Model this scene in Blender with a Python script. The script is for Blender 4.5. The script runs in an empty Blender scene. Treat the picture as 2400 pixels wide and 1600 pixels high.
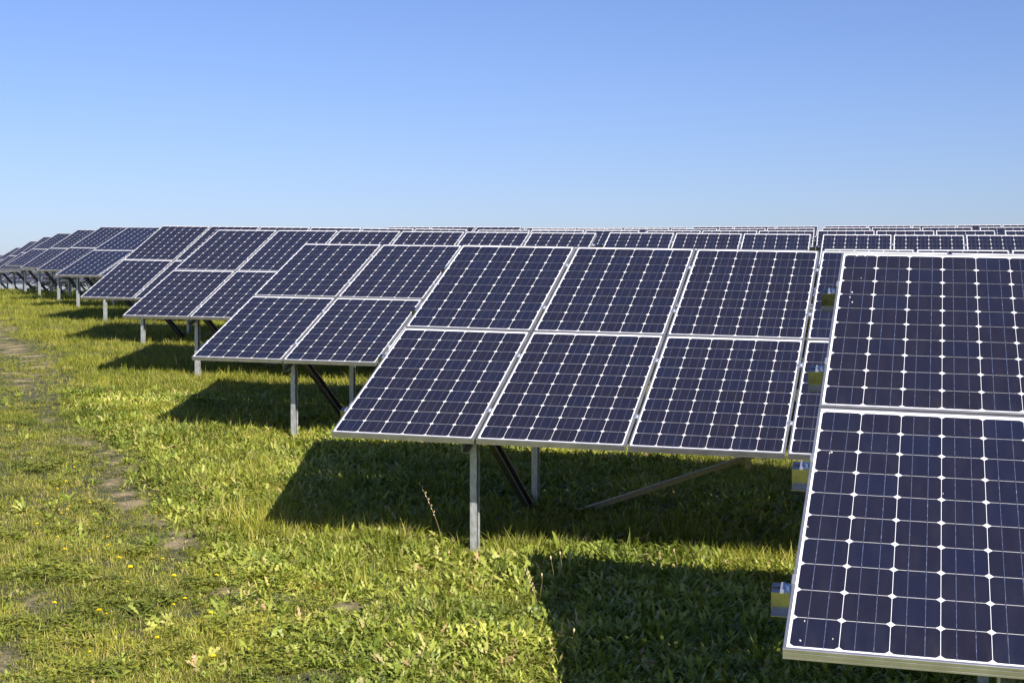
import bpy, bmesh, math, random
import numpy as np
from mathutils import Matrix, Vector

# ------------------------------------------------------------------ camera, sky, sun, exposure
scene = bpy.context.scene
COL = scene.collection
PITCH = 1.70
cam_data = bpy.data.cameras.new('camera')
cam = bpy.data.objects.new('camera', cam_data)
COL.objects.link(cam)
cam.location = (0, 0, 0)
cam.rotation_euler = (math.radians(90 - PITCH), 0, 0)
cam_data.sensor_width = 36
cam_data.lens = 3635 / 2400 * 36
cam_data.clip_start = 0.1
cam_data.clip_end = 6000
scene.camera = cam

SUN_EL, SUN_AZ = 34.6, -34.9      # elevation; heading in which the light travels, from +Y towards +X
el, az_ = math.radians(SUN_EL), math.radians(SUN_AZ)
travel = Vector((math.cos(el) * math.sin(az_), math.cos(el) * math.cos(az_), -math.sin(el)))
sd = bpy.data.lights.new('sun', 'SUN')
sd.energy = 5.0
sd.angle = math.radians(0.5)
sd.color = (1.0, 0.94, 0.85)
sun = bpy.data.objects.new('sun', sd)
sun.rotation_mode = 'QUATERNION'
sun.rotation_quaternion = travel.to_track_quat('-Z', 'Y')
COL.objects.link(sun)

world = bpy.data.worlds.new("World")
scene.world = world
world.use_nodes = True
wn = world.node_tree
wn.nodes.clear()
w_out = wn.nodes.new('ShaderNodeOutputWorld')
w_bg = wn.nodes.new('ShaderNodeBackground')
w_sky = wn.nodes.new('ShaderNodeTexSky')
w_sky.sky_type = 'NISHITA'
w_sky.sun_disc = False
w_sky.sun_elevation = el
w_sky.sun_rotation = math.atan2(-travel.x, -travel.y)
w_sky.altitude = 100
w_sky.air_density = 1.0
w_sky.dust_density = 0.65
w_sky.ozone_density = 2.0
w_bg.inputs['Strength'].default_value = 0.0505
w_mix = wn.nodes.new('ShaderNodeMix')            # a clearer, bluer air than the model's default
w_mix.data_type = 'RGBA'; w_mix.blend_type = 'MULTIPLY'; w_mix.inputs[0].default_value = 1
w_mix.inputs[7].default_value = (.835, .92, 1.34, 1)
wn.links.new(w_sky.outputs[0], w_mix.inputs[6])
wn.links.new(w_mix.outputs[2], w_bg.inputs['Color'])
wn.links.new(w_bg.outputs[0], w_out.inputs['Surface'])

scene.view_settings.view_transform = 'Standard'
scene.view_settings.look = 'None'
scene.view_settings.gamma = 1
scene.view_settings.exposure = 1.02
scene.view_settings.use_curve_mapping = False
scene.cycles.max_bounces = 6
scene.cycles.diffuse_bounces = 3
scene.cycles.glossy_bounces = 3
scene.cycles.transmission_bounces = 3

# ------------------------------------------------------------------ helpers
def link(o, parent=None):
    COL.objects.link(o)
    if parent is not None:
        o.parent = parent
    return o

def tag(o, label=None, cat=None, group=None, kind=None):
    if label: o['label'] = label
    if cat: o['category'] = cat
    if group: o['group'] = group
    if kind: o['kind'] = kind
    return o

class MB:
    """collects faces of several shapes into one mesh"""
    def __init__(s):
        s.v, s.f, s.m = [], [], []
    def quadstrip(s, rings, mat=0, closed=True, caps=True):
        base = len(s.v); n = len(rings[0])
        for r in rings: s.v += [tuple(p) for p in r]
        for i in range(len(rings) - 1):
            for j in range(n if closed else n - 1):
                k = (j + 1) % n
                s.f.append((base + i*n + j, base + i*n + k, base + (i+1)*n + k, base + (i+1)*n + j)); s.m.append(mat)
        if caps:
            s.f.append(tuple(base + j for j in range(n))[::-1]); s.m.append(mat)
            s.f.append(tuple(base + (len(rings)-1)*n + j for j in range(n))); s.m.append(mat)
    def poly(s, pts, mat=0):
        base = len(s.v); s.v += [tuple(p) for p in pts]
        s.f.append(tuple(range(base, base + len(pts)))); s.m.append(mat)
    def box(s, lo, hi, mat=0):
        (x0, y0, z0), (x1, y1, z1) = lo, hi
        s.quadstrip([[(x0,y0,z0),(x1,y0,z0),(x1,y1,z0),(x0,y1,z0)], [(x0,y0,z1),(x1,y0,z1),(x1,y1,z1),(x0,y1,z1)]], mat)
    def extrude(s, prof, p0, p1, xd, mat=0):
        """sweep the 2-D outline prof from p0 to p1; xd is the direction of the outline's first axis"""
        p0, p1 = Vector(p0), Vector(p1)
        d = (p1 - p0).normalized(); x = Vector(xd); x = (x - d * x.dot(d)).normalized(); y = d.cross(x)
        s.quadstrip([[p + x*a + y*b for a, b in prof] for p in (p0, p1)], mat)
    def tube(s, pts, rad, n=6, mat=0):
        rings = []
        for i, p in enumerate(pts):
            a = Vector(pts[max(0, i-1)]); b = Vector(pts[min(len(pts)-1, i+1)]); d = (b - a).normalized()
            x = d.orthogonal().normalized(); y = d.cross(x); r = rad[i] if isinstance(rad, (list, tuple)) else rad
            rings.append([Vector(p) + (x*math.cos(t) + y*math.sin(t))*r for t in [2*math.pi*k/n for k in range(n)]])
        s.quadstrip(rings, mat)
    def mesh(s, name, mats, smooth=False):
        me = bpy.data.meshes.new(name)
        me.from_pydata(s.v, [], s.f)
        for m in (mats if isinstance(mats, (list, tuple)) else [mats]): me.materials.append(m)
        me.polygons.foreach_set('material_index', s.m)
        bm = bmesh.new(); bm.from_mesh(me); bmesh.ops.recalc_face_normals(bm, faces=bm.faces); bm.to_mesh(me); bm.free()
        if smooth: me.polygons.foreach_set('use_smooth', [True]*len(me.polygons))
        me.update()
        return me

def part(name, me, parent, mat=None):
    o = bpy.data.objects.new(name, me)
    link(o, parent)
    if mat is not None: o.matrix_basis = mat
    return o

# ------------------------------------------------------------------ materials
def new_mat(name):
    m = bpy.data.materials.new(name); m.use_nodes = True
    nt = m.node_tree
    return m, nt, nt.nodes['Principled BSDF']

def nd(nt, kind, **kw):
    n = nt.nodes.new(kind)
    for k, v in kw.items(): setattr(n, k, v)
    return n

def ramp(nt, fac, stops):
    r = nd(nt, 'ShaderNodeValToRGB')
    while len(r.color_ramp.elements) < len(stops): r.color_ramp.elements.new(0.5)
    for e, (p, c) in zip(r.color_ramp.elements, stops):
        e.position = p; e.color = (*c, 1)
    nt.links.new(fac, r.inputs[0])
    return r.outputs[0]

def noise(nt, scale, detail=4, coord='Object', rough=0.55, stretch=None):
    tc = nd(nt, 'ShaderNodeTexCoord')
    src = tc.outputs[coord]
    if stretch:
        mp = nd(nt, 'ShaderNodeMapping'); mp.inputs['Scale'].default_value = stretch
        nt.links.new(src, mp.inputs[0]); src = mp.outputs[0]
    n = nd(nt, 'ShaderNodeTexNoise'); n.inputs['Scale'].default_value = scale
    n.inputs['Detail'].default_value = detail; n.inputs['Roughness'].default_value = rough
    nt.links.new(src, n.inputs['Vector'])
    return n.outputs[0]

def mixc(nt, fac, a, b, mode='MIX'):
    m = nd(nt, 'ShaderNodeMix', data_type='RGBA', blend_type=mode)
    for sock, v in ((m.inputs[0], fac), (m.inputs[6], a), (m.inputs[7], b)):
        if isinstance(v, bpy.types.NodeSocket): nt.links.new(v, sock)
        elif isinstance(v, (int, float)): sock.default_value = v
        else: sock.default_value = (*v, 1)
    return m.outputs[2]

def bump(nt, bsdf, h, strength, dist=0.01):
    b = nd(nt, 'ShaderNodeBump'); b.inputs['Strength'].default_value = strength; b.inputs['Distance'].default_value = dist
    nt.links.new(h, b.inputs['Height']); nt.links.new(b.outputs[0], bsdf.inputs['Normal'])

def metal_mat(name, c0, c1, rough0, rough1, metallic, scale, stretch=None):
    m, nt, b = new_mat(name)
    n = noise(nt, scale, 5, stretch=stretch)
    nt.links.new(ramp(nt, n, [(0.3, c0), (0.7, c1)]), b.inputs['Base Color'])
    r = nd(nt, 'ShaderNodeMapRange'); r.inputs[3].default_value = rough0; r.inputs[4].default_value = rough1
    nt.links.new(n, r.inputs[0]); nt.links.new(r.outputs[0], b.inputs['Roughness'])
    b.inputs['Metallic'].default_value = metallic
    bump(nt, b, n, 0.06, 0.002)
    return m

M_FRAME = metal_mat('anodised aluminium', (.44, .435, .44), (.56, .55, .55), .30, .48, .85, 9, (1, 1, 1))
M_GALV = metal_mat('galvanised steel', (.34, .35, .35), (.62, .63, .63), .25, .5, .62, 60, (1, 1, .35))
M_STRAP = metal_mat('brown steel strap', (.38, .33, .20), (.54, .47, .31), .5, .65, .2, 40)
M_RAIL = metal_mat('galvanised rail', (.34, .34, .345), (.47, .47, .475), .20, .34, 1.0, 22)
M_DARK = metal_mat('weathered steel brace', (.20, .19, .18), (.33, .31, .29), .4, .6, .8, 25)
M_CLAMP = metal_mat('bright clamp', (.72, .73, .75), (.85, .85, .86), .22, .35, .85, 60)

def glassy(b, rough=0.09):
    b.inputs['Coat Weight'].default_value = 0.5
    b.inputs['Coat Roughness'].default_value = rough
    b.inputs['Coat IOR'].default_value = 1.38

# cells: navy silicon, each cell its own tone (mesh attribute), faint grain
M_CELL, nt, b = new_mat('silicon cell')
at = nd(nt, 'ShaderNodeAttribute', attribute_name='tone')
oi = nd(nt, 'ShaderNodeObjectInfo')
ad = nd(nt, 'ShaderNodeMath', operation='MULTIPLY_ADD'); ad.inputs[1].default_value = 0.38
nt.links.new(oi.outputs['Random'], ad.inputs[0]); nt.links.new(at.outputs['Fac'], ad.inputs[2])
base = ramp(nt, ad.outputs[0], [(0.0, (.0120, .0100, .0150)), (0.45, (.0112, .0102, .0195)), (0.8, (.0103, .0108, .0230)), (1.0, (.0098, .0112, .0275))])
gr = noise(nt, 420, 3)
grc = mixc(nt, 1.0, base, ramp(nt, gr, [(0.3, (.75, .75, .75)), (0.72, (1.3, 1.3, 1.3))]), 'MULTIPLY')
tcd = nd(nt, 'ShaderNodeTexCoord'); sx = nd(nt, 'ShaderNodeSeparateXYZ'); nt.links.new(tcd.outputs['Object'], sx.inputs[0])
edge = nd(nt, 'ShaderNodeMapRange'); edge.inputs[1].default_value = .16; edge.inputs[2].default_value = .0; edge.inputs[3].default_value = .0; edge.inputs[4].default_value = .5
nt.links.new(sx.outputs['Y'], edge.inputs[0])
dsm = noise(nt, 7, 6, stretch=(2.5, .6, 1))
dmul = nd(nt, 'ShaderNodeMath', operation='MULTIPLY_ADD'); dmul.inputs[2].default_value = 0
dadd = nd(nt, 'ShaderNodeMath', operation='ADD'); dadd.inputs[1].default_value = .28
nt.links.new(edge.outputs[0], dadd.inputs[0]); nt.links.new(dadd.outputs[0], dmul.inputs[0])
dr = nd(nt, 'ShaderNodeMapRange'); dr.inputs[1].default_value = .42; dr.inputs[2].default_value = .8; dr.inputs[4].default_value = .07
nt.links.new(dsm, dr.inputs[0]); nt.links.new(dr.outputs[0], dmul.inputs[1])
nt.links.new(mixc(nt, dmul.outputs[0], grc, (.30, .27, .22)), b.inputs['Base Color'])
b.inputs['Roughness'].default_value = 0.42
b.inputs['Specular IOR Level'].default_value = 0.18
glassy(b)
dn = noise(nt, 5, 4, stretch=(1, .5, 1))
rr = nd(nt, 'ShaderNodeMapRange'); rr.inputs[3].default_value = .07; rr.inputs[4].default_value = .16
nt.links.new(dn, rr.inputs[0]); nt.links.new(rr.outputs[0], b.inputs['Coat Roughness'])

M_BACK, nt, b = new_mat('white backsheet')
nt.links.new(ramp(nt, noise(nt, 14, 4), [(0.3, (.74, .74, .76)), (0.7, (.80, .80, .81))]), b.inputs['Base Color'])
b.inputs['Roughness'].default_value = 0.5
glassy(b, .12)

M_BUS, nt, b = new_mat('silver busbar')
nt.links.new(ramp(nt, noise(nt, 38, 2, stretch=(.2, 1, 1)), [(0.35, (.060, .072, .125)), (0.6, (.12, .14, .215)), (0.75, (.30, .32, .42))]), b.inputs['Base Color'])
b.inputs['Metallic'].default_value = .3; b.inputs['Roughness'].default_value = .4
glassy(b)

M_DROP, nt, b = new_mat('dried dropping')
nt.links.new(ramp(nt, noise(nt, 300, 3), [(0.3, (.45, .43, .38)), (0.6, (.72, .71, .67))]), b.inputs['Base Color'])
b.inputs['Roughness'].default_value = .8

# ------------------------------------------------------------------ terrain
AZ = -0.2505
AX = (math.cos(AZ), math.sin(AZ)); PX = (-AX[1], AX[0])
GQ = np.array([-400, -40, -10, 0, 5.53, 10.24, 15.09, 19.84, 24.43, 29.36, 34.18, 39, 43.8, 48.6, 53.35, 57.5, 62, 67, 72, 77, 82, 100, 150, 300, 2500.])
GZ = np.array([-9, -3.2, -2.35, -2.12, -1.93, -1.75, -1.47, -1.13, -.83, -.54, -.30, -.17, -.03, .08, .18, .2, .13, 0, -.15, -.3, -.5, -1.5, -5, -20, -60.])
_q = np.arange(-40, 400, .5); _z = np.interp(_q, GQ, GZ); _k = np.hanning(9); _k /= _k.sum()
_z = np.convolve(np.pad(_z, 4, 'edge'), _k, 'valid')
def terrain(x, y):
    x = np.asarray(x, float); y = np.asarray(y, float)
    q = x*PX[0] + y*PX[1]; s = x*AX[0] + y*AX[1]
    g = np.where((q < 399) & (q > -39), np.interp(q, _q, _z), np.interp(q, GQ, GZ))
    d = np.clip(s - (4.12 - .716*np.clip(q, -20, 90)), -45, 60)
    return g - .021*d + .018*np.sin(x*1.7+y*.6)*np.sin(y*1.3-x*.4) + .012*np.sin(x*3.9+1)*np.sin(y*3.1+2)

def axis_steps(breaks):
    out = []
    for a, b_, st in breaks: out += list(np.arange(a, b_, st))
    out.append(breaks[-1][1]); return np.array(out)
gx = axis_steps([(-2400, -400, 250), (-400, -60, 20), (-60, -14, 2), (-14, 14, .22), (14, 60, 2), (60, 400, 20), (400, 2400, 250)])
gy = axis_steps([(-400, -40, 30), (-40, 4, 2), (4, 34, .22), (34, 95, .8), (95, 200, 5), (200, 600, 40), (600, 2400, 150)])
X, Y = np.meshgrid(gx, gy)
Z = terrain(X, Y)
me = bpy.data.meshes.new('ground')
nx, ny = len(gx), len(gy)
idx = np.arange(nx*ny).reshape(ny, nx)
faces = np.stack([idx[:-1, :-1], idx[:-1, 1:], idx[1:, 1:], idx[1:, :-1]], -1).reshape(-1, 4)
me.from_pydata(np.stack([X.ravel(), Y.ravel(), Z.ravel()], 1).tolist(), [], faces.tolist())
me.polygons.foreach_set('use_smooth', [True]*len(me.polygons))

# worn places, in metres on the ground: (x, y, radius)
WORN = []
def worn_line(pts, r):
    for (x0, y0), (x1, y1) in zip(pts, pts[1:]):
        n = max(1, int(math.hypot(x1-x0, y1-y0)/(r*.7)))
        for k in range(n + 1):
            t = k/n; WORN.append((x0+(x1-x0)*t, y0+(y1-y0)*t, r))
worn_line([(-3.48,13.34),(-3.14,12.66),(-2.87,11.96),(-2.59,11.30),(-2.35,10.77),(-2.12,10.21)], .16)
worn_line([(-1.64,9.25),(-1.41,9.13),(-1.19,8.95),(-.98,8.85),(-.72,8.67)], .17)
worn_line([(-3.05,9.17),(-2.885,9.07),(-2.66,8.83)], .14)
worn_line([(-2.50,7.35),(-2.55,7.79)], .13)
worn_line([(-1.03,7.43),(-.855,7.35)], .12)
worn_line([(-4.5,15.85),(-4.11,15.36),(-3.6,14.3),(-3.45,13.3)], .17)
worn_line([(-10.7,32.6),(-9.05,27.6),(-7.65,24.4),(-6.64,22.3),(-6.6,20.8),(-7.2,21.8)], .36)
worn_line([(-6.6,20.8),(-5.9,19.2),(-5.1,17.2)], .15)
WA = np.array(WORN)
def worn(x, y):
    out = np.zeros_like(x)
    for wx, wy, r in WA:
        d2 = ((x-wx)**2 + (y-wy)**2)/(r*r)
        out = np.maximum(out, np.exp(-d2*.7))
    # broken up: grass has grown back over much of it
    a = .5 + .5*np.sin(x*7.3 + 2.1*np.sin(y*3.7))*np.sin(y*5.1 + 1.7*np.sin(x*4.9 + 1.3))
    b_ = .5 + .5*np.sin(x*19 + 3*np.sin(y*8.3))*np.sin(y*13 + 2*np.sin(x*11))
    return out*np.clip(.10 + 1.05*a*(.45 + .8*b_), 0, 1)
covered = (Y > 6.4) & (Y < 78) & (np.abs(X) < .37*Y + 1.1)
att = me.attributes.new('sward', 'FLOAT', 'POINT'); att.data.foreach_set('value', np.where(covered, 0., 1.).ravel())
near = (np.abs(X) < 16) & (Y > 4) & (Y < 40)
wv = np.zeros_like(X); wv[near] = worn(X[near], Y[near])
att = me.attributes.new('worn', 'FLOAT', 'POINT'); att.data.foreach_set('value', wv.ravel())

M_SOIL, nt, b = new_mat('meadow soil')
n1 = noise(nt, 2.2, 5); n2 = noise(nt, 22, 6); n3 = noise(nt, 130, 4)
shaded_thatch = ramp(nt, n2, [(0.3, (.010, .013, .004)), (0.52, (.040, .045, .012)), (0.75, (.12, .10, .045))])  # brownish thatch, its dark tones deepened to paint in shade between the blades
soil = ramp(nt, n3, [(0.3, (.12, .085, .04)), (0.5, (.25, .19, .10)), (0.7, (.40, .32, .19))])
wa = nd(nt, 'ShaderNodeAttribute', attribute_name='worn')
wm = nd(nt, 'ShaderNodeMath', operation='MULTIPLY_ADD'); wm.inputs[1].default_value = 2.4; wm.inputs[2].default_value = -.90
nt.links.new(wa.outputs['Fac'], wm.inputs[0])
wm2 = nd(nt, 'ShaderNodeMath', operation='ADD', use_clamp=True)
nsub = nd(nt, 'ShaderNodeMath', operation='MULTIPLY_ADD'); nsub.inputs[1].default_value = 2.0; nsub.inputs[2].default_value = -.9
nt.links.new(n2, nsub.inputs[0]); nt.links.new(wm.outputs[0], wm2.inputs[0]); nt.links.new(nsub.outputs[0], wm2.inputs[1])
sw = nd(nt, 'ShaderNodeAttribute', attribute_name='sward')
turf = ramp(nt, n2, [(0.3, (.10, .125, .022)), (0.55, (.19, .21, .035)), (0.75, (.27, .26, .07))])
nt.links.new(mixc(nt, wm2.outputs[0], mixc(nt, sw.outputs['Fac'], shaded_thatch, turf), soil), b.inputs['Base Color'])
b.inputs['Roughness'].default_value = .95
bump(nt, b, n3, .6, .02)
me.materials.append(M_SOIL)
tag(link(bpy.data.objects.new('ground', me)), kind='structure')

# ------------------------------------------------------------------ solar module meshes
MW, MH, GAP_U, GAP_V = .99, 1.65, .02, .0175
GU, GV = MW + GAP_U, MH + GAP_V
PU, MU, PV, MBM = .1587, .0189, .1597, .0205     # cell pitch and margins

def frame_mesh():
    prof = [(.0112, 0), (.0012, 0), (0, -.0012), (0, -.011), (.0016, -.0116), (.0016, -.0146), (0, -.0152), (0, -.029),
            (.0016, -.0296), (.0016, -.0326), (0, -.0332), (0, -.040), (.026, -.040), (.026, -.038), (.003, -.038), (.003, -.007), (.0112, -.006)]
    mb = MB(); rings = []
    for cx, cy, sx, sy in ((0, 0, 1, 1), (MW, 0, -1, 1), (MW, MH, -1, -1), (0, MH, 1, -1)):
        rings.append([(cx + sx*i, cy + sy*i, z) for i, z in prof])
    rings.append(rings[0])
    mb.quadstrip(rings, 0, True, False)
    return mb.mesh('frame', M_FRAME)

def panel_mesh(seed):
    rnd = random.Random(seed); mb = MB(); tone = []
    i = .0102
    mb.box((i, i, -.0065), (MW - i, MH - i, -.0022), 1); tone += [0]*6
    for c in range(6):
        for r in range(10):
            cx, cy = MU + (c + .5)*PU, MBM + (r + .5)*PV
            h = .0781; g_ = .0785; k = .0138; pts = []
            for qx, qy in ((1, 1), (-1, 1), (-1, -1), (1, -1)):
                a = [(h, h-k), (h-.3*k, h-.62*k), (h-.62*k, h-.3*k), (h-k, h)]
                if qx*qy < 0: a = a[::-1]
                pts += [(cx + qx*p, cy + qy*(q + g_ - h), -.0012) for p, q in a]
            mb.poly(pts, 0); tone.append(min(1, max(0, rnd.gauss(.36, .14))))
        for o in (.31, .69):
            x = MU + (c + o)*PU
            mb.poly([(x-.0011, MBM-.002, -.0006), (x+.0011, MBM-.002, -.0006), (x+.0011, MBM+10*PV+.002, -.0006), (x-.0011, MBM+10*PV+.002, -.0006)], 2); tone.append(0)
    me = mb.mesh('solar_panel', [M_CELL, M_BACK, M_BUS])
    at = me.attributes.new('tone', 'FLOAT', 'FACE'); at.data.foreach_set('value', tone)
    # keep every sheet facing up
    return me

def fix_up(me):
    bm = bmesh.new(); bm.from_mesh(me); bm.faces.ensure_lookup_table()
    for f in bm.faces:
        if f.material_index != 1 and f.normal.z < 0: f.normal_flip()
    bm.to_mesh(me); bm.free()
FRAME_ME = frame_mesh()
PANEL_ME = [panel_mesh(k) for k in range(5)]
for m_ in PANEL_ME: fix_up(m_)

def mid_clamp_mesh():      # plate bridging two frames, with a bolt
    mb = MB()
    mb.box((-.022, -.027, .0004), (.022, .027, .0040))
    mb.box((-.007, -.027, -.038), (-.0045, .027, .0003)); mb.box((.0045, -.027, -.038), (.007, .027, .0003))
    ring = lambda r, z: [(r*math.cos(t), r*math.sin(t), z) for t in [k*math.pi/3 for k in range(6)]]
    mb.quadstrip([ring(.0095, .0041), ring(.0095, .0115), ring(.0078, .0130)])
    return mb.mesh('clamp', M_CLAMP)
def end_clamp_mesh(sg):    # Z-shaped clip on the table's end edge
    mb = MB()
    X_ = lambda a, b_: (min(sg*a, sg*b_), max(sg*a, sg*b_))
    for (a, b_), z0, z1, y0, y1 in ((( .010, -.0045), .0004, .0032, -.026, .026), ((-.0015, -.0045), -.0375, .0003, -.026, .026),
                              ((-.0048, -.030), -.0405, -.0375, -.026, .026), ((-.0305, -.044), -.0405, -.0365, -.034, .030)):
        x0, x1 = X_(a, b_); mb.box((x0, y0, z0), (x1, y1, z1))
    cx = -.018*sg
    ring = lambda r, z: [(cx + r*math.cos(t), r*math.sin(t), z) for t in [k*math.pi/3 for k in range(6)]]
    mb.quadstrip([ring(.009, -.0374), ring(.009, -.029), ring(.0075, -.0275)])
    return mb.mesh('end_clamp', M_CLAMP)
MID_CL = mid_clamp_mesh(); END_L = end_clamp_mesh(1); END_R = end_clamp_mesh(-1)

RAIL_V = (.396, 1.236, 2.081, 2.918)
def rail_mesh(L):          # hat section with a slotted top and out-turned bottom flanges
    t = .003; h = .082; w = .030
    prof = [(-w-.028, -h), (-w+t, -h), (-w+t, -t-.004), (-.009, -t-.004), (-.009, -.014), (.009, -.014), (.009, -t-.004), (w-t, -t-.004), (w-t, -h), (w+.028, -h),
            (w+.028, -h+t), (w, -h+t), (w, 0), (.005, 0), (.005, -.011), (-.005, -.011), (-.005, 0), (-w, 0), (-w, -h+t), (-w-.028, -h+t)]
    prof = [(a, b_ - .0408) for a, b_ in prof]
    mb = MB()
    rings = [[(x, a, b_) for a, b_ in prof] for x in (-.074, L + .070)]
    mb.quadstrip(rings)
    me = mb.mesh('rail', M_RAIL)
    return me
RAIL_ME = {n: rail_mesh(n*GU - GAP_U) for n in (3, 6)}

def c_profile(w, d, t=.004, lip=.014):
    """C section opening towards +x: w across (x), d deep (y), centred"""
    return [(w/2, -d/2), (-w/2, -d/2), (-w/2, d/2), (w/2, d/2), (w/2, d/2-lip), (w/2-t, d/2-lip), (w/2-t, d/2-t), (-w/2+t, d/2-t), (-w/2+t, -d/2+t), (w/2-t, -d/2+t), (w/2-t, -d/2+lip), (w/2, -d/2+lip)]

FRONT_D, REAR_D = .47, 2.24     # horizontal distance of the two posts behind the front edge

def make_table(spec, label, group, clamps=True, post_u=None, cross=False, far=False):
    ncol, x, y, z, slope, az, tilt = spec
    rs = random.Random(int(x*1000) + int(y*77))
    pu = [post_u or .90]
    pu.append((ncol*GU - GAP_U) - (1.08 if ncol == 6 else .9))
    ca, sa = math.cos(az), math.sin(az)
    ground = lambda u, d: float(terrain(x + ca*u - sa*d, y + sa*u + ca*d))
    root = bpy.data.objects.new('solar_array', None); COL.objects.link(root)
    zb = ground(pu[0], FRONT_D)
    root.location = (x, y, zb); root.rotation_euler = (0, 0, az)
    root.empty_display_size = .2
    tag(root, label, 'solar array', group)
    # module plane in the root's frame
    uu = Vector((math.cos(slope), 0, math.sin(slope)))
    pp = Vector((0, 1, 0)); nn = uu.cross(pp)
    vv = pp*math.cos(tilt) + nn*math.sin(tilt); nn2 = uu.cross(vv)
    Mp = Matrix(((uu.x, vv.x, nn2.x, 0), (uu.y, vv.y, nn2.y, 0), (uu.z, vv.z, nn2.z, z - zb), (0, 0, 0, 1)))
    for i in range(ncol):
        for j in range(2):
            jit = Matrix.Translation((i*GU + rs.uniform(-.0015, .0015), j*GV + rs.uniform(-.002, .002), rs.uniform(-.0012, .0012))) @ Matrix.Rotation(rs.uniform(-.002, .002), 4, 'Y') @ Matrix.Rotation(rs.uniform(-.0012, .0012), 4, 'X')
            p = part('solar_panel', rs.choice(PANEL_ME), root, Mp @ jit)
            part('frame', FRAME_ME, p)
    for v in RAIL_V:
        part('rail', RAIL_ME[ncol], root, Mp @ Matrix.Translation((0, v, 0)))
        if clamps:
            for i in range(1, ncol):
                part('clamp', MID_CL, root, Mp @ Matrix.Translation((i*GU - GAP_U/2, v, 0)))
            part('clamp', END_L, root, Mp @ Matrix.Translation((0, v, 0)))
            part('clamp', END_R, root, Mp @ Matrix.Translation((ncol*GU - GAP_U, v, 0)))
    # supports
    for u in pu:
        def under(d, off):       # point at horizontal distance d, off below the module face
            v = d/math.cos(tilt)
            return Mp @ Vector((u, v, -off))
        g = MB()                 # inclined girder
        a, b_ = Mp @ Vector((u, .18, -.172)), Mp @ Vector((u, 3.12, -.172))
        g.extrude(c_profile(.05, .095), a, b_, (1, 0, 0))
        part('girder', g.mesh('girder', M_GALV), root)
        for d in (FRONT_D, REAR_D):
            ug = u + .002
            gz = ground(u, d) - zb
            top = under(d, .20).z
            pm = MB()
            hs = gz + (.68 if d == FRONT_D else (top-gz)*.62 )
            pm.extrude(c_profile(.047, .085), (u, d, gz - .35), (u, d, hs), (1, 0, 0))          # outer driven section
            pm.extrude(c_profile(.0385, .074), (u, d, gz - .2), (u, d, top), (1, 0, 0))     # inner telescoping section
            for zz in (hs - .03, hs - .16, hs - .22):
                pm.quadstrip([[(u + .008*math.cos(t), d - .0425 - dd, zz + .008*math.sin(t)) for t in [q_*math.pi/3 for q_ in range(6)]] for dd in (-.001, .007)])
            if d == FRONT_D:
                pm.box((u - .02, d - .03, gz + .004), (u + .075, d + .045, gz + .010))
            part('post', pm.mesh('post', M_GALV), root)
        dm = MB()                # diagonal from the head of the front post down to the foot of the rear one
        p0 = Vector((u + .052, FRONT_D - .02, under(FRONT_D, .15).z)); p1 = Vector((u + .052, REAR_D - .22, ground(u, REAR_D - .22) - zb - .06))
        dm.extrude(c_profile(.045, .085), p0, p1, (1, 0, 0))
        part('brace', dm.mesh('brace', M_DARK), root)
    if ncol == 6:
        def strap(ua, ub, d):
            s_ = MB()
            a = Vector((ua, d, ground(ua, d) - zb + .03)); b2 = Vector((ub, d, (Mp @ Vector((ub, d/math.cos(tilt), -.22))).z))
            s_.extrude([(-.024, 0), (.024, 0), (.024, .034), (.021, .034), (.021, .003), (-.024, .003)], a, b2, (0, -.25, 1))
            m = a.lerp(b2, .36)
            s_.box((m.x - .02, m.y - .012, m.z - .085), (m.x + .02, m.y - .004, m.z + .055))
            part('brace', s_.mesh('brace', M_STRAP), root)
        strap(pu[0] + .42, pu[1] - .05, REAR_D - .36)
        if cross: strap(pu[1] - .12, pu[0] + .05, REAR_D - .22)
    return root

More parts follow.
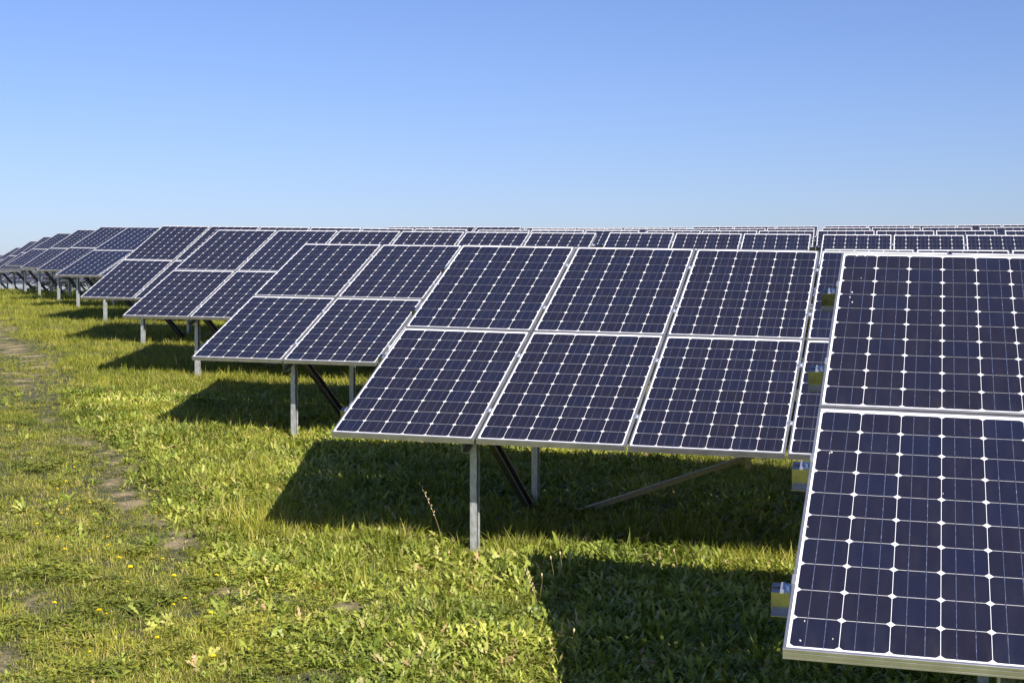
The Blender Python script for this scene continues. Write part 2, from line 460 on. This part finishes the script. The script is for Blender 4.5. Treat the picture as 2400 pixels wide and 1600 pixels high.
ROWS = {
'A':[(6,0.879,5.000,-1.144,-0.0263,-0.2572,0.4238)],
'B':[(6,-1.215,10.408,-0.917,-0.0233,-0.2534,0.4188)],
'C':[(6,-3.301,15.960,-0.630,-0.0200,-0.2466,0.3898),(6,2.752,14.626,-0.772,-0.0129,-0.2537,0.4014)],
'D':[(6,-5.377,21.400,-0.274,-0.0182,-0.2504,0.4045),(3,0.746,20.575,-0.341,-0.0180,-0.2347,0.4014),(6,3.812,19.896,-0.397,-0.0145,-0.2455,0.4014)],
'E':[(6,-7.425,26.670,-0.026,-0.0218,-0.2487,0.4216),(3,-1.361,25.703,-0.083,-0.0147,-0.2377,0.4014),(3,1.735,25.304,-0.116,-0.0095,-0.2330,0.4014),(3,4.710,24.511,-0.147,-0.0091,-0.2251,0.4014),(3,7.669,23.548,-0.190,-0.0088,-0.2387,0.4014)],
'F':[(6,-9.519,32.305,0.426,-0.0163,-0.2525,0.3463),(3,-3.507,30.751,0.248,-0.0120,-0.2620,0.3840),(6,-0.295,30.762,0.140,-0.0058,-0.2380,0.4014),(3,5.762,29.591,0.121,-0.0066,-0.2411,0.4014),(3,8.887,29.101,0.113,-0.0089,-0.2485,0.4014)],
'G':[(6,-11.597,37.828,0.623,-0.0227,-0.2539,0.3638),(3,-5.467,37.032,0.431,-0.0099,-0.2896,0.4014),(6,-2.399,36.050,0.391,-0.0075,-0.2654,0.4014),(3,3.665,34.919,0.380,-0.0058,-0.2429,0.4014),(6,6.669,33.978,0.358,-0.0044,-0.2489,0.4014)],
'H':[(6,-13.740,43.358,0.778,-0.0212,-0.2525,0.3656)],
'I':[(6,-15.973,48.894,0.945,-0.0223,-0.2535,0.3486)],
'J':[(6,-18.046,54.380,0.920,-0.0156,-0.2476,0.3852)],
'K':[(6,-20.255,59.870,0.951,-0.0189,-0.2505,0.3855)],
'L':[(6,-22.601,65.342,0.990,-0.0150,-0.2505,0.3450),(3,-16.585,63.803,0.900,-0.0150,-0.2505,0.3450)],
'M':[(6,-24.741,70.844,0.900,-0.0150,-0.2505,0.3450),(3,-18.725,69.305,0.810,-0.0150,-0.2505,0.3450)],
'N':[(6,-26.880,76.346,0.795,-0.0150,-0.2505,0.3950),(3,-20.864,74.807,0.705,-0.0150,-0.2505,0.3950)],
'O':[(6,-29.020,81.848,0.676,-0.0150,-0.2505,0.3950),(3,-23.004,80.309,0.586,-0.0150,-0.2505,0.3950)],
}
POST_U = {'A': .71, 'B': .87, 'C': .94, 'D': .90, 'E': .94, 'F': .90, 'G': .86, 'H': .92, 'I': .93, 'J': .83, 'K': .86}
ORD = ['nearest', 'second', 'third', 'fourth', 'fifth', 'sixth', 'seventh', 'eighth', 'ninth', 'tenth', 'eleventh', 'twelfth', 'thirteenth', 'fourteenth', 'fifteenth']
LABELS = {
('A', 0): 'largest solar array with its big dark panels cut off by the right edge',
('B', 0): 'solar array in the middle foreground, second row, casting the long shadow on the grass',
('C', 0): 'solar array directly behind the middle foreground one, left end of the third row',
('C', 1): 'right-hand array of the third row, a thin strip above the nearest array',
('D', 0): 'left-end array of the fourth row, its top edge running above the third row',
('D', 1): 'three panel wide array in the middle of the fourth row',
('D', 2): 'rightmost array of the fourth row, above the nearest array at the right edge',
('E', 0): 'left-end array of the fifth row, whose top left corner stands against the sky',
('E', 1): 'second array from the left in the fifth row, three panels wide',
('E', 2): 'third array from the left in the fifth row, three panels wide',
('E', 3): 'fourth array from the left in the fifth row, above the nearest array',
('E', 4): 'array cut off by the right edge in the fifth row',
('F', 0): 'left-end array of the sixth row, standing on taller posts',
('F', 1): 'second array from the left in the sixth row, almost hidden by the row before it',
('F', 2): 'long third array from the left in the sixth row, only its top strip showing',
('F', 3): 'short fourth array from the left in the sixth row, only its top strip showing',
('F', 4): 'array of the sixth row nearest the right edge',
('G', 0): 'left-end array of the seventh row, its galvanised posts bright at the foot',
('G', 1): 'second array from the left in the seventh row, a thin strip against the sky',
('G', 2): 'long third array from the left in the seventh row, a thin strip against the sky',
('G', 3): 'short fourth array from the left in the seventh row, against the sky',
('G', 4): 'rightmost array of the seventh row, its top strip against the sky',
}
for rn, specs in ROWS.items():
    ri = 'ABCDEFGHIJKLMNO'.index(rn)
    for k, sp in enumerate(specs):
        lab = LABELS.get((rn, k))
        if not lab:
            if len(specs) == 1: lab = 'far solar array at the left, in the %s row from the camera' % ORD[ri]
            else: lab = ('longer' if k == 0 else 'shorter') + ' distant array of the %s row, seen under the nearer ones at far left' % ORD[ri]
        r = make_table(sp, lab, 'solar arrays standing in rows on the meadow', clamps=ri < 7, post_u=POST_U.get(rn) if k == 0 else None, cross=ri >= 5)
        if rn == 'A':
            pn = [c for c in r.children if c.name.startswith('solar_panel')]
            def drop(parent, spots):
                for x, y, s_ in spots:
                    s_ *= .62
                    mb = MB(); rnd = random.Random(int(x*9999))
                    ring = [(x + s_*math.cos(t)*rnd.uniform(.6, 1.2), y + s_*math.sin(t)*rnd.uniform(.5, 1.3), 0) for t in [q*math.pi/5 for q in range(10)]]
                    mb.quadstrip([[(a, b2, -.0012) for a, b2, _ in ring], [(x + (a-x)*.6, y + (b2-y)*.6, .0016) for a, b2, _ in ring]])
                    part('bird_dropping', mb.mesh('bird_dropping', M_DROP), parent)
            drop(pn[0], [(.075, 1.285, .0075), (.068, 1.275, .005), (.052, .052, .006), (.058, .16, .0045), (.024, .735, .006), (.155, .075, .004), (.50, 1.02, .0035)])
            drop(pn[1], [(.075, 1.612, .010), (.088, 1.618, .008), (.115, 1.615, .010), (.235, 1.617, .007), (.11, 1.33, .004), (.075, 1.16, .007), (.068, 1.10, .006), (.082, 1.045, .007)])

# ------------------------------------------------------------------ vegetation
def leaf_mat(name, stops, rough, transl, patch=(.75, 1.25)):
    m, nt, b = new_mat(name)
    out = nt.nodes['Material Output']
    oi = nd(nt, 'ShaderNodeObjectInfo'); at = nd(nt, 'ShaderNodeAttribute', attribute_name='tint')
    a = nd(nt, 'ShaderNodeMath', operation='MULTIPLY_ADD'); a.inputs[1].default_value = .55
    nt.links.new(at.outputs['Fac'], a.inputs[0])
    h = nd(nt, 'ShaderNodeMath', operation='MULTIPLY'); h.inputs[1].default_value = .45
    nt.links.new(oi.outputs['Random'], h.inputs[0]); nt.links.new(h.outputs[0], a.inputs[2])
    c = ramp(nt, a.outputs[0], stops)
    geo = nd(nt, 'ShaderNodeNewGeometry')
    pn = nd(nt, 'ShaderNodeTexNoise'); pn.inputs['Scale'].default_value = .9; pn.inputs['Detail'].default_value = 3
    nt.links.new(geo.outputs['Position'], pn.inputs['Vector'])
    pc = ramp(nt, pn.outputs[0], [(0.3, (patch[0]*.9, patch[0], patch[0]*.9)), (0.7, (patch[1]*1.06, patch[1], patch[1]*.85))])
    c = mixc(nt, 1.0, c, pc, 'MULTIPLY')
    nt.links.new(c, b.inputs['Base Color'])
    b.inputs['Roughness'].default_value = rough
    b.inputs['Specular IOR Level'].default_value = .22
    tr = nd(nt, 'ShaderNodeBsdfTranslucent')
    nt.links.new(mixc(nt, 1.0, c, (1.15, 1.15, .55), 'MULTIPLY'), tr.inputs['Color'])
    mx = nd(nt, 'ShaderNodeMixShader'); mx.inputs[0].default_value = transl
    nt.links.new(b.outputs[0], mx.inputs[1]); nt.links.new(tr.outputs[0], mx.inputs[2])
    nt.links.new(mx.outputs[0], out.inputs['Surface'])
    return m

M_GRASS = leaf_mat('grass blade', [(0, (.075, .103, .016)), (.33, (.200, .225, .031)), (.6, (.345, .355, .057)), (.78, (.41, .35, .11)), (1, (.52, .41, .22))], .45, .38)
M_LEAF = leaf_mat('broad leaf', [(0, (.070, .108, .018)), (.4, (.200, .245, .040)), (.7, (.37, .395, .095)), (.86, (.44, .38, .18)), (1, (.36, .19, .12))], .42, .3)
M_CLOVER = leaf_mat('clover leaf', [(0, (.10, .135, .022)), (.5, (.21, .24, .035)), (1, (.36, .35, .06))], .45, .3)
M_STRAW = leaf_mat('dry straw', [(0, (.30, .21, .10)), (.5, (.42, .32, .17)), (1, (.52, .44, .28))], .7, .2)
M_YELLOW, nt, b = new_mat('yellow petals')
nt.links.new(ramp(nt, noise(nt, 60, 3), [(0.3, (.86, .62, .002)), (0.7, (.95, .78, .004))]), b.inputs['Base Color'])
b.inputs['Roughness'].default_value = .6
M_SEED, nt, b = new_mat('seed head')
nt.links.new(ramp(nt, noise(nt, 200, 3), [(0.3, (.40, .29, .17)), (0.7, (.66, .52, .34))]), b.inputs['Base Color'])
b.inputs['Roughness'].default_value = .85

class Leafs:
    def __init__(s): s.v, s.f, s.t = [], [], []
    def blade(s, rnd, base, L, W, lean, head, curl, n=4, tint=.5, wf=None, fold=0.0):
        """ribbon rising from base, leaning towards heading head and curling over"""
        x, y, z = base; ang = math.radians(90) - lean; px_, pz = 0.0, 0.0
        hx, hy = math.cos(head), math.sin(head); sx, sy = -hy, hx
        b0 = len(s.v); st = L/n
        for i in range(n + 1):
            t = i/n; w = (W*(1 - t**1.8)*(.75 + .25*min(1, t*4)) if wf is None else W*wf(t))*.5
            cx, cy, cz = x + hx*px_, y + hy*px_, z + pz
            if i == n and wf is None:
                s.v.append((cx, cy, cz))
            else:
                s.v.append((cx - sx*w, cy - sy*w, cz + fold*w)); s.v.append((cx + sx*w, cy + sy*w, cz + fold*w))
            px_ += math.cos(ang)*st; pz += math.sin(ang)*st; ang -= curl/n
        for i in range(n):
            a = b0 + 2*i
            if i == n - 1 and wf is None: s.f.append((a, a+1, a+2))
            else: s.f.append((a, a+1, a+3, a+2))
            s.t.append(tint)
    def disc(s, c, r, tilt, head, tint, k=6):
        b0 = len(s.v); hx, hy = math.cos(head), math.sin(head)
        for i in range(k):
            a = 2*math.pi*i/k; u, v = r*math.cos(a), r*math.sin(a)*.85
            s.v.append((c[0] + hx*u*math.cos(tilt) - hy*v, c[1] + hy*u*math.cos(tilt) + hx*v, c[2] + u*math.sin(tilt)))
        s.f.append(tuple(range(b0, b0 + k))); s.t.append(tint)
    def obj(s, name, mat):
        me = bpy.data.meshes.new(name); me.from_pydata(s.v, [], s.f)
        at = me.attributes.new('tint', 'FLOAT', 'FACE'); at.data.foreach_set('value', s.t)
        me.materials.append(mat); me.update()
        return bpy.data.objects.new(name, me)

def tuft(seed, n, L, W, spread, lean, curl, dry=.1):
    r = random.Random(seed); g = Leafs()
    for _ in range(n):
        a = r.uniform(0, 6.283); d = spread*math.sqrt(r.random())
        t = r.uniform(.05, .75) if r.random() > dry else r.uniform(.85, 1)
        g.blade(r, (d*math.cos(a), d*math.sin(a), -.01), L*r.uniform(.45, 1.15), W*r.uniform(.7, 1.3), r.uniform(.05, lean), a + r.gauss(0, 1.0), r.uniform(.2, curl), 4 if L > .07 else 3, t)
    return g

def rosette(seed, n, L, W, lobed=True):
    r = random.Random(seed); g = Leafs(); a0 = r.uniform(0, 6.28)
    for k in range(n):
        ln = L*r.uniform(.6, 1.15); m = 9 if lobed else 6
        ph = r.random()
        if lobed: wf = lambda t, ph=ph: max(.06, (.16 + .84*math.sin(math.pi*min(1, t*.95+.03))**.8)*(.62 + .38*(1 if int(t*m + .5) % 2 else -.55))*(t*1.2 + .25 if t < .6 else 1.0) * (1 if t < .98 else .25))
        else: wf = lambda t: max(.05, math.sin(math.pi*min(1, t**.75*.98 + .02))**.7 * (1 if t > .15 else .3))
        t = r.uniform(.05, .85) if r.random() > .07 else r.uniform(.92, 1)
        g.blade(r, (r.uniform(-.01, .01), r.uniform(-.01, .01), .005), ln, W*r.uniform(.75, 1.2), r.uniform(.35, 1.15), a0 + k*6.283/n + r.gauss(0, .35), r.uniform(.2, 1.3), m, t, wf, r.uniform(0, .5))
    return g

def clover(seed):
    r = random.Random(seed); g = Leafs()
    for _ in range(26):
        a = r.uniform(0, 6.28); d = .085*math.sqrt(r.random()); x, y, z = d*math.cos(a), d*math.sin(a), r.uniform(.02, .055)
        t = r.random(); h0 = r.uniform(0, 6.28)
        g.blade(r, (x, y, 0), z, .0016, .05, h0, .05, 1, t)
        for k in range(3):
            h = h0 + k*2.094
            g.disc((x + .0075*math.cos(h), y + .0075*math.sin(h), z + .002), .0078, r.uniform(-.35, .5), h, t)
    return g

def source(name, builders, mat):
    col = bpy.data.collections.new(name)
    for i, g in enumerate(builders):
        col.objects.link(g.obj('%s_%02d' % (name, i), mat))
    return col

SRC = {
 'fine': source('fine_grass', [tuft(10+i, 13, .052, .0036, .055, 1.35, 1.5, .22) for i in range(7)], M_GRASS),
 'mid':  source('meadow_grass', [tuft(30+i, 14, .100, .0050, .055, 1.15, 1.9, .14) for i in range(7)], M_GRASS),
 'long': source('long_grass', [tuft(50+i, 18, .20, .0056, .05, .75, 2.1, .13) for i in range(5)], M_GRASS),
 'leaf': source('dandelion_leaves', [rosette(70+i, 7+i % 4, .135, .036) for i in range(9)], M_LEAF),
 'oval': source('plantain_leaves', [rosette(90+i, 6, .085, .026, False) for i in range(6)], M_LEAF),
 'herb': source('small_herbs', [rosette(150+i, 9, .045, .017, i % 2 == 0) for i in range(7)], M_LEAF),
 'clov': source('clover_patch', [clover(110+i) for i in range(5)], M_CLOVER),
 'dry':  source('dry_grass', [tuft(130+i, 9, .10, .0032, .05, 1.4, 1.0, 1.0) for i in range(4)], M_STRAW),
}

def scatter_tree(col):
    ng = bpy.data.node_groups.new('scatter', 'GeometryNodeTree')
    ng.interface.new_socket('Geometry', in_out='INPUT', socket_type='NodeSocketGeometry')
    ng.interface.new_socket('Geometry', in_out='OUTPUT', socket_type='NodeSocketGeometry')
    N = ng.nodes.new; gi, go = N('NodeGroupInput'), N('NodeGroupOutput')
    ci = N('GeometryNodeCollectionInfo'); ci.inputs['Collection'].default_value = col
    ci.inputs['Separate Children'].default_value = True; ci.inputs['Reset Children'].default_value = True
    ip = N('GeometryNodeInstanceOnPoints'); ip.inputs['Pick Instance'].default_value = True
    def attr(name, dt):
        a = N('GeometryNodeInputNamedAttribute'); a.data_type = dt; a.inputs['Name'].default_value = name
        return a.outputs[0]
    L = ng.links.new
    L(gi.outputs[0], ip.inputs['Points']); L(ci.outputs[0], ip.inputs['Instance'])
    L(attr('pick', 'INT'), ip.inputs['Instance Index'])
    L(attr('rot', 'FLOAT_VECTOR'), ip.inputs['Rotation'])
    L(attr('scl', 'FLOAT_VECTOR'), ip.inputs['Scale'])
    L(ip.outputs[0], go.inputs[0])
    return ng

def scatter(name, col, P, scl, rng, label, cat, tilt=.12):
    n = len(P); me = bpy.data.meshes.new(name)
    me.vertices.add(n); me.vertices.foreach_set('co', P.astype(np.float32).ravel())
    a = me.attributes.new('pick', 'INT', 'POINT'); a.data.foreach_set('value', rng.integers(0, len(col.objects), n).astype(np.int32))
    rot = np.stack([rng.normal(0, tilt, n), rng.normal(0, tilt, n), rng.uniform(0, 6.283, n)], 1)
    a = me.attributes.new('rot', 'FLOAT_VECTOR', 'POINT'); a.data.foreach_set('vector', rot.astype(np.float32).ravel())
    a = me.attributes.new('scl', 'FLOAT_VECTOR', 'POINT'); a.data.foreach_set('vector', scl.astype(np.float32).ravel())
    o = link(bpy.data.objects.new(name, me))
    md = o.modifiers.new('scatter', 'NODES'); md.node_group = scatter_tree(col)
    tag(o, label, cat, None, 'stuff')
    return o

rng = np.random.default_rng(7)
def vnoise(x, y, s, seed):
    """smooth value noise 0..1"""
    r = np.random.default_rng(seed); T = r.random((64, 64))
    u, v = x/s + 1000, y/s + 1000; i, j = np.floor(u).astype(int), np.floor(v).astype(int); fu, fv = u-i, v-j
    fu, fv = fu*fu*(3-2*fu), fv*fv*(3-2*fv); g = lambda a, b_: T[a % 64, b_ % 64]
    return (g(i, j)*(1-fu)+g(i+1, j)*fu)*(1-fv) + (g(i, j+1)*(1-fu)+g(i+1, j+1)*fu)*fv

def spread(n, y0, y1, power=0.0, right=9):
    """points over the part of the meadow in front of the camera, y0..y1 metres away"""
    y = (y0 + (y1-y0)*rng.random(n*2)**(1 + power))
    x = rng.uniform(-1, 1, n*2)*(.37*y + 1.2)
    s = x*AX[0] + y*AX[1]; q = x*PX[0] + y*PX[1]
    d = s - (3.22 - .716*q)          # metres to the right of the rows' left ends
    ok = d < right
    x, y, d, q = x[ok][:n], y[ok][:n], d[ok][:n], q[ok][:n]
    return x, y, d, q

def place(kind, name, n, y0, y1, keep, size, label, cat, power=0.0, right=9, tilt=.12):
    x, y, d, q = spread(n, y0, y1, power, right)
    w = worn(x, y)
    p = keep(x, y, d, q, w); m = rng.random(len(x)) < p
    x, y, d, q, w = x[m], y[m], d[m], q[m], w[m]
    sc = size(x, y, d, q, w)*rng.uniform(.7, 1.3, len(x))
    sc *= 1 - .6*w
    for fx, fy in POST_FEET:         # shorter round the foot plates of the first posts
        sc *= 1 - .68*np.exp(-((x-fx)**2 + (y-fy+.12)**2)/.05)
    scl = np.stack([sc*rng.uniform(.9, 1.1, len(x)), sc, sc*rng.uniform(.75, 1.15, len(x))], 1)
    P = np.stack([x, y, terrain(x, y)], 1)
    scatter(name, SRC[kind], P, scl, rng, label, cat, tilt)

POST_FEET = [(-.26, 10.65), (-2.28, 16.19), (-4.39, 21.63), (-6.4, 26.89)]
lush = lambda x, y, d: np.clip((d + 1.45)/1.2, 0, 1)      # 0 on the mown strip at left, 1 beside and under the arrays
grow = lambda y: 1 + np.clip(y - 12, 0, 60)*.012         # distant tufts a little broader
thin = lambda w, k=.95: np.clip(1 - w*k, 0, 1)
V = vnoise
place('fine', 'grass', 88000, 6.3, 18, lambda x, y, d, q, w: (1 - .6*lush(x, y, d))*thin(w, .62)*(.45 + .7*V(x, y, .5, 1)),
      lambda x, y, d, q, w: (.75 + .7*V(x, y, .8, 2))*(1 - .45*w), 'short fine green grass covering the mown strip at left', 'grass', .25)
place('mid', 'grass', 30000, 6.3, 18, lambda x, y, d, q, w: (.22 + .38*lush(x, y, d))*thin(w)*(.3 + .9*V(x, y, .4, 3)),
      lambda x, y, d, q, w: (.55 + .45*lush(x, y, d))*(.6 + .7*V(x, y, .7, 4)), 'medium height meadow grass in the foreground beside and under the arrays', 'grass', .25)
place('mid', 'grass', 56000, 17, 42, lambda x, y, d, q, w: thin(w, .7)*(.3 + .9*V(x, y, .8, 5)),
      lambda x, y, d, q, w: grow(y)*(.5 + .5*lush(x, y, d))*(.7 + .8*V(x, y, 1.2, 6)), 'meadow grass between the middle rows of arrays', 'grass', .35, 8)
place('mid', 'grass', 30000, 40, 78, lambda x, y, d, q, w: .45 + .6*V(x, y, 1.5, 5),
      lambda x, y, d, q, w: 1.7*(.6 + .8*V(x, y, 2, 6)), 'rough grass along the crest of the field at far left', 'grass', .4, 8)
place('long', 'grass', 32000, 6.3, 45, lambda x, y, d, q, w: np.clip((d + .9)/1.2, 0, 1)*thin(w)*np.clip(V(x, y, .55, 8)*2.4 - .55, 0, 1)*np.clip((q - 9.2)/.8, .12, 1),
      lambda x, y, d, q, w: .5 + .6*V(x, y, .6, 9), 'long arching green grass in tufts around the posts', 'grass', .8, 9, .25)
place('long', 'grass', 60000, 8.6, 13.5, lambda x, y, d, q, w: .5*np.exp(-((q - 10.55)/.45)**2)*np.clip((d + 1.4)/1, 0, 1)*np.clip(V(x, y, .3, 61)*2 - .4, 0, 1),
      lambda x, y, d, q, w: .5 + .6*V(x, y, .4, 62), 'taller arching grass on the lit strip along the front posts of the second row', 'grass', 0, 8, .25)
place('leaf', 'weeds', 56000, 6.3, 20, lambda x, y, d, q, w: np.clip(.008 + .97*np.clip((d+1.2)/.75, 0, 1)*np.clip(V(x, y, .7, 11)*2.4 - .05, 0, 1), 0, 1)*thin(w, .8),
      lambda x, y, d, q, w: .5 + .5*V(x, y, .9, 12), 'toothed pale green dandelion leaves covering the foreground slope', 'weeds', .4, 5, .3)
place('oval', 'weeds', 9000, 6.3, 18, lambda x, y, d, q, w: .5*np.clip(V(x, y, .6, 21)*3 - 1, 0, 1)*(.1 + .9*lush(x, y, d))*thin(w),
      lambda x, y, d, q, w: .6 + .4*V(x, y, .9, 22), 'broad oval plantain leaves among the foreground grass', 'weeds', .5, 5, .3)
place('herb', 'weeds', 46000, 6.3, 24, lambda x, y, d, q, w: (.2 + .8*V(x, y, .35, 51))*(.35 + .65*lush(x, y, d))*thin(w, .95),
      lambda x, y, d, q, w: (.6 + .6*V(x, y, .5, 52))*(.75 + .25*lush(x, y, d)), 'tiny low herbs filling the short turf', 'weeds', .4, 7, .35)
place('clov', 'clover', 10000, 6.3, 20, lambda x, y, d, q, w: np.clip(V(x, y, .3, 31)*2.0 - .75, 0, 1)*thin(w, 1.1),
      lambda x, y, d, q, w: .7 + .4*V(x, y, .9, 32), 'low patches of small round clover leaves in the grass', 'clover', .5, 6)
place('dry', 'dry_grass', 34000, 6.3, 60, lambda x, y, d, q, w: np.clip(.12 + .85*np.clip(V(x, y, 1.1, 41)*2 - .6, 0, 1)*(1 - .6*lush(x, y, d)) + .35*w, 0, 1)*.9,
      lambda x, y, d, q, w: grow(y)*(.4 + .35*lush(x, y, d)), 'scattered straw coloured dry stems in the grass', 'grass', .8, 8, .35)

# ---- single plants one could point to
def gz_(x, y): return float(terrain(x, y))
FLOWERS = [(-3.65,12.296),(-3.336,11.675),(-3.265,11.375),(-3.337,11.455),(-3.054,10.934),(-3.285,10.774),(-2.815,9.753),(-2.704,9.773),(-2.192,9.632),(-2.336,9.352),(-2.39,9.33),(-2.276,9.052),(-1.985,8.891),(-1.854,8.75),(-1.891,8.61),(-2.143,8.029),(-2.058,7.629),(-1.608,8.21),(-2.652,11.535),(-3.675,12.838),(-3.18,11.595),(-3.115,11.515),(-4.523,15.304),(-3.024,11.736),(-2.654,10.073),(-1.772,9.231),(-3.478,15.464),(-3.765,13.219),(-5.509,18.01),(-5.219,17.649),(-8.573,27.69),(-8.091,26.628),(-3.02,10.25),(-2.55,8.55),(-2.2,8.35),(-1.75,7.75),(-2.75,10.5),(-3.1,12.2),(-1.45,7.5),(-2.9,8.5)]
def flower_meshes(seed):
    r = random.Random(seed); h = r.uniform(.07, .12); bend = (r.uniform(-.02, .02), r.uniform(-.02, .02))
    st = MB(); pts = [(bend[0]*t*t, bend[1]*t*t, h*t) for t in (0, .3, .6, .85, 1)]
    st.tube(pts, .0013, 5)
    hd = MB(); cx, cy, cz = pts[-1]; R = r.uniform(.011, .015)
    for ring, (rr, n, up) in enumerate(((R, 13, .15), (R*.75, 10, .45), (R*.45, 7, .9))):
        for k in range(n):
            a = 2*math.pi*k/n + ring*.2 + r.uniform(-.08, .08); w = rr*.30
            dx, dy = math.cos(a), math.sin(a); px_, py_ = -dy*w, dx*w; z0 = cz + .001*ring
            tip = (cx + dx*rr, cy + dy*rr, z0 + rr*up + .002)
            hd.poly([(cx + dx*.001, cy + dy*.001, z0), (cx + dx*rr*.6 - px_, cy + dy*rr*.6 - py_, z0 + rr*up*.6), tip, (cx + dx*rr*.6 + px_, cy + dy*rr*.6 + py_, z0 + rr*up*.6)])
    cal = MB(); cal.tube([(cx, cy, cz - .008), (cx, cy, cz - .004), (cx, cy, cz)], [.0018, .0042, .0034], 8)
    return st.mesh('stem', M_CLOVER), hd.mesh('flower_head', M_YELLOW), cal.mesh('sepals', M_CLOVER)
FL = [flower_meshes(s) for s in range(5)]
for i, (x, y) in enumerate(FLOWERS):
    e = bpy.data.objects.new('yellow_flower', None); COL.objects.link(e)
    sc = random.Random(i).uniform(.8, 1.15)*(1.45 if i in (8, 9, 10, 12, 15, 6) else 1.05)
    e.location = (x, y, gz_(x, y)); e.rotation_euler = (random.Random(i+50).uniform(-.25, .1), random.Random(i+70).uniform(-.2, .2), i*1.7); e.scale = (sc, sc, sc)
    tag(e, 'small yellow dandelion-like flower open in the short grass at left', 'flower', 'yellow flowers dotted in the grass at left')
    a, b2, c = FL[i % 5]
    part('stem', a, e); part('flower_head', b2, e); part('sepals', c, e)

def stalk(x, y, dx, h, kind, label, seed):
    r = random.Random(seed); e = bpy.data.objects.new('grass_stalk' if kind != 'bud' else 'plantain_stalk', None); COL.objects.link(e)
    e.location = (x, y, gz_(x, y)); tag(e, label, 'grass stalk' if kind != 'bud' else 'plantain')
    h = h + .05
    pts = [(dx*t**1.5, 0, h*t) for t in [k/8 for k in range(9)]]
    s_ = MB(); s_.tube(pts, [.0021 - .0009*k/8 for k in range(9)], 5); part('stem', s_.mesh('stem', M_STRAW), e)
    hd = MB()
    if kind == 'spike':
        for k in range(11):
            t = .52 + .046*k; px_, pz = dx*t**1.5, h*t; sg = 1 if k % 2 else -1
            hd.tube([(px_, 0, pz), (px_ + sg*.006, 0, pz + .006), (px_ + sg*.006, 0, pz + .017)], [.0012, .0040, .0006], 5)
    else:
        hd.tube([(dx, 0, h - .004), (dx*1.03, 0, h + .004), (dx*1.05, 0, h + .014), (dx*1.06, 0, h + .018)], [.002, .0052, .0042, .0012], 7)
    part('seed_head', hd.mesh('seed_head', M_SEED), e)
STALKS = [(-.47,10.62,-.165,.42,'spike','tall leaning dry grass stalk with a spiky seed head, left of the foreground post'),
 (.263,8.97,-.037,.237,'bud','brown budded plantain stalk in front of the dark shadow, left one of the tall pair'),
 (.311,8.93,-.032,.271,'bud','brown budded plantain stalk in front of the dark shadow, right one of the tall pair'),
 (.185,9.15,-.008,.099,'bud','short plantain stalk at the edge of the nearest shadow, left of the tall pair'),
 (.284,7.608,.021,.131,'bud','low brown plantain stalk in the nearest shadow close to the bottom edge'),
 (-1.44,11.5,-.02,.09,'bud','pale headed stalk at the left corner of the middle shadow'),
 (-.80,11.2,-.11,.14,'spike','thin leaning grass stalk at the front edge of the middle shadow'),
 (-2.939,16.607,-.017,.156,'bud','reddish stalk standing in the lit grass left of the third row'),
 (-2.769,16.466,-.018,.118,'bud','shorter reddish stalk beside the third row post'),
 (-4.847,23.38,-.102,.232,'spike','leaning grass stalk beside the left corner of the third row'),
 (-4.749,21.999,-.029,.17,'spike','upright grass stalk left of the third row corner'),
 (.151,8.79,-.073,.20,'spike','bent green grass stalk at the corner of the nearest shadow'),
 (1.077,9.991,-.028,.097,'bud','short budded stalk on the lit strip between the two near shadows')]
for i, a in enumerate(STALKS): stalk(*a, i)

def big_leaf(x, y, L, W, lean, head, label, name='dock_leaf'):
    g = Leafs(); r = random.Random(3)
    wf = lambda t: max(.06, math.sin(math.pi*min(1, (t**.8)*.97 + .02))**.6*(.25 if t < .12 else 1))
    g.blade(r, (0, 0, 0), L, W, lean, head, .5, 10, .45, wf, .25)
    o = g.obj(name, M_LEAF); link(o); o.location = (x, y, gz_(x, y)); tag(o, label, 'leaf')
    sm = o.modifiers.new('thickness', 'SOLIDIFY'); sm.thickness = .0008
big_leaf(.318, 10.453, .17, .05, .1, 2.6, 'single broad upright leaf on the lit strip right of the foreground post')

def dry_bush(x, y, h, label, seed):
    r = random.Random(seed); mb = MB()
    for k in range(26):
        a = r.uniform(0, 6.28); l = r.uniform(.1, .45)*h; t = r.uniform(.6, 1)*h
        mb.tube([(r.uniform(-.04, .04), r.uniform(-.04, .04), 0), (l*.5*math.cos(a), l*.5*math.sin(a), t*.55), (l*math.cos(a+.3), l*math.sin(a+.3), t)], [.010, .007, .003], 4)
    e = bpy.data.objects.new('dry_bush', None); COL.objects.link(e); e.location = (x, y, gz_(x, y)); tag(e, label, 'bush')
    part('twigs', mb.mesh('twigs', M_SEED), e)
    g = Leafs()
    for k in range(150):
        a = r.uniform(0, 6.28); rr = r.uniform(0, .42)*h
        g.blade(r, (rr*math.cos(a), rr*math.sin(a), r.uniform(.25, .95)*h), .07, .035, r.uniform(.2, 1.6), r.uniform(0, 6.28), .6, 3, r.uniform(.9, 1))
    o = g.obj('dead_leaves', M_LEAF); link(o, e)
dry_bush(-15.4, 57.6, .75, 'brown withered bush between the posts at far left', 5)
dry_bush(-17.2, 60.2, .55, 'small bare bush on the crest beneath the far arrays', 9)
